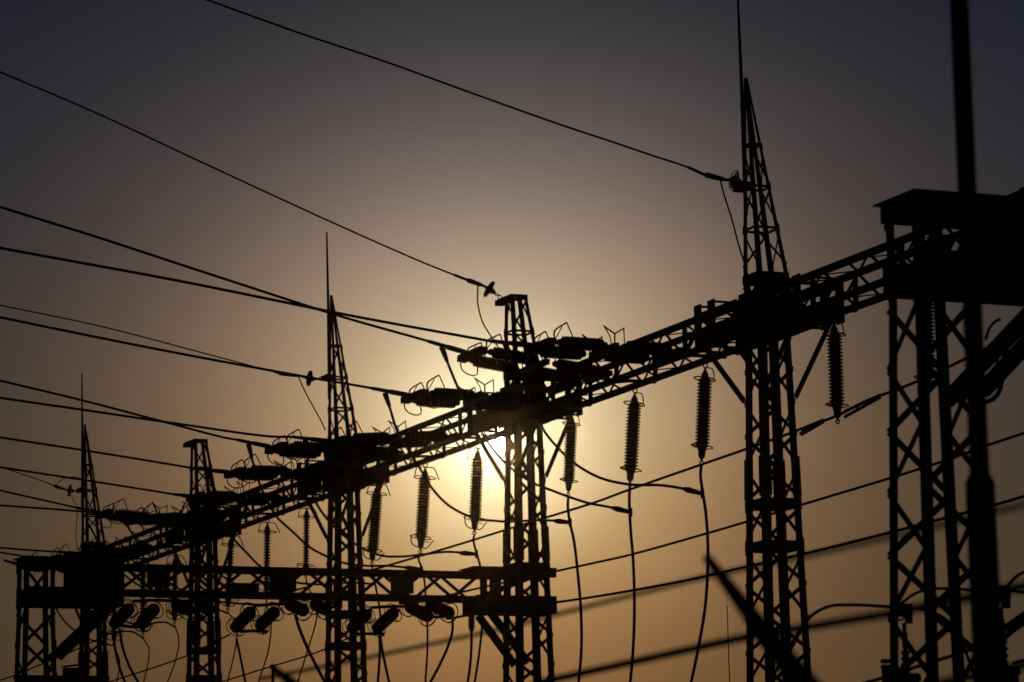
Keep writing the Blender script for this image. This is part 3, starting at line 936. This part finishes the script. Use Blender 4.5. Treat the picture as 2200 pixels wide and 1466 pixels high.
GB = "barrel insulators tilted beneath the low beam"
BR = [((245, 1341), 8.55, (279, 1306), 8.12, "tilted barrel insulator, leftmost of all under the low beam"),
      ((303, 1339), 8.55, (333, 1307), 8.12, "tilted barrel insulator, second from the left under the low beam"),
      ((505, 1350), 8.55, (540, 1313), 8.12, "tilted barrel insulator right of the small flat-topped tower, left of its pair"),
      ((558, 1345), 8.55, (592, 1313), 8.12, "tilted barrel insulator right of the small flat-topped tower, right of its pair"),
      ((755, 1352), 8.55, (790, 1318), 8.12, "tilted barrel insulator right behind the middle spired tower's legs"),
      ((808, 1352), 8.55, (848, 1315), 8.12, "tilted barrel insulator just right of the middle spired tower"),
      ((377, 1300), 8.12, (408, 1311), 8.40, "barrel insulator under the low beam touching the small flat-topped tower"),
      ((428, 1300), 8.12, (452, 1310), 8.40, "barrel insulator behind the small flat-topped tower's legs"),
      ((620, 1298), 8.12, (655, 1313), 8.40, "barrel insulator drooping right, left of the middle spired tower"),
      ((675, 1298), 8.12, (702, 1311), 8.40, "barrel insulator drooping right, touching the middle spired tower"),
      ((878, 1303), 8.10, (922, 1326), 8.40, "barrel insulator drooping right, fully clear left of the sun glare dropper"),
      ((925, 1300), 8.10, (968, 1318), 8.40, "rightmost barrel insulator drooping right under the low beam")]
for (x0, y0), u0, (x1, y1), u1, lab in BR:
    barrel("barrel_insulator", atu(x0, y0, u0), atu(x1, y1, u1), 0.098, lab, GB)
# live parts, rods and mechanism boxes
def member(name, pts, r, lab, cat, group, m=FIT, u=None):
    return cable(name, [atu(x, y, uu) for x, y, uu in pts], r, lab, cat, group, m)


GL = "switch links between the tilted barrels"
for pts, lab in (([(255, 1344, 8.5), (290, 1347, 8.5), (318, 1346, 8.5)], "pair link joining the two leftmost barrels"),
                 ([(515, 1357, 8.5), (545, 1356, 8.5), (575, 1357, 8.5)], "pair link joining the barrels right of the small flat-topped tower"),
                 ([(765, 1362, 8.5), (795, 1362, 8.5), (825, 1362, 8.5)], "pair link joining the barrels beside the middle spired tower"),
                 ([(925, 1325, 8.3), (945, 1326, 8.3), (965, 1322, 8.3)], "pair link joining the two rightmost barrels"),
                 ([(285, 1292, 8.2), (340, 1290, 8.2), (405, 1294, 8.2)], "top blade from the leftmost barrels to the small flat-topped tower"),
                 ([(545, 1302, 8.2), (600, 1298, 8.2), (660, 1300, 8.2)], "top blade between the middle barrels under the low beam"),
                 ([(795, 1306, 8.2), (850, 1303, 8.2), (930, 1306, 8.2)], "top blade between the right hand barrels under the low beam")):
    member("switch_link", pts, 0.024, lab, "switch link", GL)
GC = "dark cable drops from the tilted barrels"
for pts, r, lab in (([(243, 1352, 8.5), (246, 1385, 8.5), (254, 1425, 8.5), (268, 1466, 8.5), (285, 1510, 8.5)], .02, "left cable curving down from the leftmost barrel"),
                    ([(257, 1350, 8.5), (262, 1385, 8.5), (277, 1430, 8.5), (297, 1466, 8.5), (320, 1500, 8.5)], .02, "right cable curving down from the leftmost barrel"),
                    ([(508, 1372, 8.5), (516, 1410, 8.5), (527, 1466, 8.5), (535, 1510, 8.5)], .018, "cable hanging from the barrels right of the small flat-topped tower"),
                    ([(634, 1320, 8.4), (643, 1350, 8.4), (664, 1400, 8.4), (698, 1466, 8.4), (720, 1505, 8.4)], .024, "thick cable sweeping down to the middle spired tower's foot"),
                    ([(815, 1362, 8.5), (816, 1400, 8.5), (812, 1466, 8.5), (810, 1510, 8.5)], .02, "straight cable hanging right of the middle spired tower"),
                    ([(817, 1365, 8.5), (822, 1400, 8.5), (836, 1466, 8.5), (846, 1500, 8.5)], .02, "slanting cable hanging right of the middle spired tower"),
                    ([(972, 1330, 8.4), (972, 1355, 8.4), (962, 1390, 8.4), (944, 1430, 8.4), (925, 1466, 8.4), (905, 1505, 8.4)], .021, "cable bending left below the rightmost barrel"),
                    ([(1013, 1352, 8.4), (1013, 1380, 8.4), (1010, 1430, 8.4), (1005, 1466, 8.4), (1001, 1500, 8.4)], .02, "cable below the small post left of the tower by the sun")):
    member("cable_drop", pts, r, lab, "cable", GC, ALU)


def drive_box(px0, py0, px1, py1, u, lab, leg=True):
    a = atu(px0, py0, u); b = atu(px1, py1, u)
    c = (a + b) / 2; w = (b - a).dot(VX); h = a.z - b.z
    root = empty("drive_box", c, ROTZ)
    m = MB(); m.box((0, 0, 0), (w, 0.2, h)); m.box((0, -.105, 0), (w * .86, .012, h * .86)); m.build("cabinet", BOXM, root)
    m = MB(); m.box((0, 0, h / 2 + .01), (w * 1.1, .24, .02)); m.build("lid", BOXM, root)
    if leg:
        m = MB(); m.tube([(0, 0, -h / 2), (0, 0, -h / 2 - .16)], .06, 12); m.tube([(w * .3, 0, -h / 2), (w * .3, 0, -h / 2 - .16)], .025, 8); m.build("drive_shaft", FIT, root)
    tag(root, lab, "switch cabinet", "drive boxes mounted in the low beam")


for a in ((320, 1226, 362, 1262, 8.0, "drive box in the low beam between the left barrels and the small flat-topped tower"),
          (583, 1238, 632, 1272, 8.0, "drive box in the middle of the low beam"),
          (844, 1243, 884, 1276, 8.0, "drive box in the low beam right of the middle spired tower"),
          (500, 1257, 552, 1279, 8.0, "flat box in the low beam just right of the small flat-topped tower")):
    drive_box(*a[:5], a[5], leg=a[0] != 500)
# small post insulator hanging at the right end
p = atu(1013, 1318, 8.33); q = atu(1013, 1352, 8.33)
root = empty("post_insulator", p); m = MB(); m.lathe((0, 0, 0), q - p, shed_profile(0, (q - p).length, 7, .062, .04), 16); m.build("porcelain_body", PORC, root)
m = MB(); m.lathe(q - p, (q - p) * 1.3, [(0, .035), (.03, .035)], 12); m.build("end_fitting", FIT, root)
tag(root, "small stub insulator under the right end of the low beam", "insulator")

# ------------------------------------------------------------------ box cabinet at the foot of the box tower
cb = empty("equipment_cabinet", atu(152, 1470, 12.0), ROTZ)
m = MB(); m.box((0, 0, 0), (.22, .2, .5)); m.build("cabinet", BOXM, cb)
m = MB(); m.prism((-.13, 0, .27), (.11, 0, .30), [(-.14, -.01), (.14, -.01), (.14, .01), (-.14, .01)]); m.build("lid", BOXM, cb)
m = MB(); zf = -cb.location.z; m.tube([(0, 0, -.25), (0, 0, zf)], .03, 8); m.build("post", STEEL, cb)
tag(cb, "small cabinet with sloping lid between the box tower and the farthest spired tower", "switch cabinet")

# rail across the foot of the box tower
a = atu(37, 1462, 8.0); b = atu(233, 1468, 8.0)
m = MB(); b = b - a; b.z = 0
m.bar((0, 0, 0), b, .1, .12); m.bar(Vector((0, 0, .066)), b + Vector((0, 0, .066)), .16, .012)
m.bar(b * .05 + Vector((0, 0, -.06)), b * .05 + Vector((0, 0, -a.z)), .07, .07); m.bar(b * .95 + Vector((0, 0, -.06)), b * .95 + Vector((0, 0, -a.z)), .07, .07)
ob = m.build("support_rail", STEEL); ob.location = a; tag(ob, "dark rail along the bottom left corner at the box tower's foot", "support rail")

# ------------------------------------------------------------------ switchgear near the right foreground tower
GS = "switch posts at the bottom right"


def switch_post(x, ytop, Y, lab, s=1.0):
    """pedestal post: head fitting, rod, porcelain with wide sheds, base box"""
    top = atY(x, ytop, Y); k = Y / FPX * s
    root = empty("switch_post", top)
    z = lambda px: -px * k
    m = MB(); m.box((0, 0, z(12)), (36 * k, 26 * k, 26 * k)); m.box((10 * k, 0, z(30)), (15 * k, 20 * k, 22 * k)); m.ring((-8 * k, 0, z(26)), (0, 1, 0), 8 * k, 2.2 * k, 18); m.build("head_fitting", FIT, root)
    m = MB(); m.tube([(0, 0, z(40)), (0, 0, z(100))], 4.5 * k, 12); m.tube([(0, 0, z(62)), (0, 0, z(92))], 6.5 * k, 12); m.build("rod", FIT, root)
    m = MB(); L = 52 * k; m.lathe((0, 0, z(98)), (0, 0, -9), shed_profile(0, L, 4, 11 * k, 7 * k), 20); m.build("porcelain_body", PORC, root)
    m = MB(); m.box((3 * k, 0, z(166)), (46 * k, 30 * k, 36 * k)); m.box((26 * k, 0, z(158)), (10 * k, 16 * k, 14 * k)); m.build("base_box", BOXM, root)
    m = MB(); zf = -top.z; m.tube([(0, 0, z(180)), (0, 0, zf)], 16 * k, 12); m.build("pedestal", STEEL, root)
    tag(root, lab, "switch post", GS)


switch_post(1941, 1299, 25.5, "switch post standing between the legs of the right foreground tower")
switch_post(2148, 1260, 23.0, "switch post right of the blurred pole at the right edge", 1.15)
a = atY(1902, 1421, 26.0); root = empty("stacked_post_insulator", a)
m = MB(); k = 26.0 / FPX
for i in range(2):
    m.lathe((0, 0, -i * 12 * k), (0, 0, -i * 12 * k - 1), [(-5 * k, 3 * k), (-4 * k, 9 * k), (-2 * k, 11 * k), (2 * k, 11 * k), (4 * k, 9 * k), (5 * k, 3 * k)], 20)
m.build("porcelain_body", PORC, root)
m = MB(); m.tube([(0, 0, -17 * k), (0, 0, -a.z)], 9 * k, 12); m.build("pedestal", STEEL, root)
tag(root, "two round porcelain sheds peeking out left of the foreground tower's left leg", "insulator")
for pts, r, lab in (([(1660, 1455), (1690, 1400), (1712, 1365), (1745, 1322), (1782, 1303), (1830, 1300), (1900, 1303), (1975, 1309), (2018, 1322), (2050, 1345)], .0125, "long arched cable from the tall spired tower to the foreground tower"),
                    ([(1924, 1308), (1945, 1290), (1965, 1276), (2000, 1266), (2040, 1265), (2090, 1268)], .0115, "short arched cable between the foreground tower's legs"),
                    ([(2068, 1380), (2080, 1415), (2092, 1450), (2100, 1480)], .0125, "steep cable left beside the blurred pole's foot"),
                    ([(2156, 1272), (2168, 1255), (2185, 1238), (2215, 1222)], .0125, "cable rising right from the switch post at the right edge"),
                    ([(2156, 1270), (2180, 1271), (2215, 1277)], .0115, "level cable leaving right from the edge switch post"),
                    ([(2158, 1352), (2182, 1335), (2215, 1312)], .03, "thick sleeve cable rising at the right edge, upper"),
                    ([(2156, 1372), (2180, 1352), (2215, 1330)], .022, "sleeve cable rising at the right edge, lower"),
                    ([(1560, 1478), (1800, 1478), (1893, 1458), (1960, 1436), (2030, 1414), (2100, 1392)], .0135, "wire climbing right through the foreground tower's foot"),
                    ([(2175, 1425), (2215, 1415)], .0125, "wire stub at the bottom right corner"),
                    ([(2128, 750), (2140, 772), (2150, 795), (2152, 820), (2143, 848), (2125, 862), (2102, 865)], .019, "loop of cable hanging right of the blurred pole"),
                    ([(2118, 730), (2126, 705), (2140, 690), (2150, 686)], .0115, "small arched cable above the right brace"),):
    cable("yard_cable", [atY(x, y, 25.0) for x, y in pts], r, lab, "cable", "cables around the right foreground tower")

# extra strut bundle behind the near portal brace
s0 = atu(2205, 700, -16.9); s1 = atu(2045, 862, -16.9)
root = empty("brace_conduit", s1); m = MB(); m.tube([Vector((0, 0, 0)), (s0 - s1)], .03, 10); m.build("pipe", STEEL2, root)
for t in (.35, .7):
    m = MB(); q = (s0 - s1) * t; m.bar(q + Vector((0, -.05, -.05)), q + Vector((0, .05, .05)), .05, .06); m.build("clip", FIT, root)
tag(root, "pipe strapped beside the diagonal brace of the right foreground beam", "pipe")

# thin rod far away
a = atY(1562, 1300, 60.0)
m = MB(); m.tube([(0, 0, 0), (0.02, 0, -a.z)], [.008, .02], 8); ob = m.build("lightning_mast", STEEL2); ob.location = a
tag(ob, "thin bare mast left of the tall spired tower's foot", "mast")

# ------------------------------------------------------------------ blurred foreground: pole, fence arms, twisted barbed wire
Yp = 12.0
a = atY(2105, 1026, Yp); top = atY(2061, -60, Yp)
root = empty("steel_pole", (a.x, a.y, 0))
k = Yp / FPX
m = MB(); m.lathe((0, 0, a.z), (0, 0, 20), [(0, 22 * k), (3.2, 20 * k)], 24); m.build("upper_tube", STEEL2, root)
m = MB(); m.lathe((0, 0, 0), (0, 0, 20), [(0, 36 * k), (a.z - .06, 32.5 * k), (a.z - .02, 32 * k), (a.z + .015, 22.5 * k)], 24); m.build("lower_tube", STEEL2, root)
tag(root, "out of focus dark steel pole rising beyond the top edge at the right", "pole")

HF = 0.75 + EYE


def ath(px, py, h):
    r = ray(px, py); p = r * ((h - EYE) / r.z); return Vector((p.x, p.y, h))


def twisted(name, pts, r, lab, pitch=0.028):
    P = [Vector(p) for p in pts]
    L = [0]
    for i in range(1, len(P)):
        L.append(L[-1] + (P[i] - P[i - 1]).length)
    ds = pitch / 8
    n = int(L[-1] / ds)
    line = []
    j = 0
    for i in range(n + 1):
        s = L[-1] * i / n
        while j < len(L) - 2 and s > L[j + 1]:
            j += 1
        line.append(P[j].lerp(P[j + 1], (s - L[j]) / (L[j + 1] - L[j])))
    mb = MB(); d = (P[-1] - P[0]).normalized(); a = d.cross(Vector((0, 0, 1))).normalized(); b = a.cross(d)
    for ph in (0, math.pi):
        mb.tube([p + (a * math.cos(math.pi * i / 4 + ph) + b * math.sin(math.pi * i / 4 + ph)) * r * .95 for i, p in enumerate(line)], r, 6)
    o = line[0].copy()
    ob = mb.build(name, STEEL2, None, o)
    tag(ob, lab, "wire", "blurred twisted wires of the near fence")
    return ob


w1 = [ath(x, y, HF) for x, y in ((560, 1459), (787, 1414), (1062, 1355), (1280, 1299), (1515, 1240), (1729, 1196), (1970, 1141), (2230, 1078))]
twisted("twisted_wire", w1, 0.0036, "upper blurred twisted wire sloping up behind the tall spired tower")
h2 = HF - 0.12
w2 = [ath(x, y, h2) for x, y in ((1150, 1469), (1480, 1396), (1612, 1367), (1901, 1321), (2027, 1295), (2230, 1254))]
twisted("twisted_wire", w2, 0.0060, "middle blurred twisted wire, held by the slanting fence arm")
h3 = HF - 0.27
w3 = [ath(x, y, h3) for x, y in ((1990, 1474), (2120, 1448), (2230, 1422))]
twisted("twisted_wire", w3, 0.0055, "lowest blurred twisted wire in the bottom right corner")


def fence_arm(tip, base, wt, wb, lab):
    """cranked arm of a fence post: angle iron from tip down to the post head, then the post"""
    root = empty("fence_post", (base.x, base.y, 0))
    o = root.location.copy(); t = tip - o; b = base - o
    m = MB(); d = (b - t).normalized(); n = d.cross(Vector((0, 1, 0))).normalized()
    y = Vector((0, 1, 0))
    vs = []
    for p, w in ((t, wt), (b, wb)):
        vs += [p - n * w / 2 - y * .006, p + n * w / 2 - y * .006, p + n * w / 2 + y * .006, p - n * w / 2 + y * .006]
    m._add(vs, [(0, 1, 2, 3), (7, 6, 5, 4), (0, 4, 5, 1), (1, 5, 6, 2), (2, 6, 7, 3), (3, 7, 4, 0)])
    vs = []
    for p, w in ((t, wt), (b, wb)):
        e = p + n * w / 2
        vs += [e - y * .03, e + n * .006 - y * .03, e + n * .006 + y * .03, e + y * .03]
    m._add(vs, [(0, 1, 2, 3), (7, 6, 5, 4), (0, 4, 5, 1), (1, 5, 6, 2), (2, 6, 7, 3), (3, 7, 4, 0)])
    m.build("slanting_arm", STEEL2, root)
    m = MB(); m.bar(b + Vector((0, 0, .03)), (b.x, b.y, 0), .06, .06); m.build("post", STEEL2, root)
    for f in (.52,):
        m = MB(); q = t.lerp(b, f); m.bar(q - n * .045, q + n * .02, .012, .012); m.build("wire_clip", FIT, root)
    tag(root, lab, "fence post", "near fence posts with slanting arms")


fence_arm(atY(1512, 1196, 7.69), atY(1745, 1500, 7.69), 0.012, 0.062, "blurred slanting fence arm crossing the tall spired tower's foot")
fence_arm(atY(584, 1436, 10.76), atY(665, 1500, 10.76), 0.014, 0.042, "blurred slanting fence arm at the bottom left of the middle spired tower")
m = MB(); a = atY(586, 1430, 30.0); k = 30.0 / FPX
root = empty("capped_post", (a.x, a.y, 0)); m.tube([(0, 0, 0), (0, 0, a.z - 6 * k)], 3.2 * k, 10); m.build("post", STEEL2, root)
m = MB(); m.lathe((0, 0, a.z - 7 * k), (0, 0, 9), [(0, 6 * k), (7 * k, 6.5 * k), (9 * k, 4 * k)], 14); m.build("cap", STEEL2, root)
tag(root, "short sharp post with a wider cap beside the left fence arm", "post")


# ------------------------------------------------------------------ haze added for the sun's bloom: one closed box of even, forward scattering air
hz = MB(); hz.box((0, 70, 19), (160, 190, 40))
HM = bpy.data.materials.new("bloom_haze"); HM.use_nodes = True
hn = HM.node_tree.nodes; hn.clear()
pv = hn.new('ShaderNodeVolumePrincipled'); pv.inputs['Color'].default_value = (1.0, 0.62, 0.32, 1)
pv.inputs['Density'].default_value = 0.00018; pv.inputs['Anisotropy'].default_value = 0.99
ho = hn.new('ShaderNodeOutputMaterial'); HM.node_tree.links.new(pv.outputs[0], ho.inputs['Volume'])
ob = hz.build("haze", HM); ob['kind'] = 'stuff'; ob['label'] = "thin warm haze added for the glow around the sun"
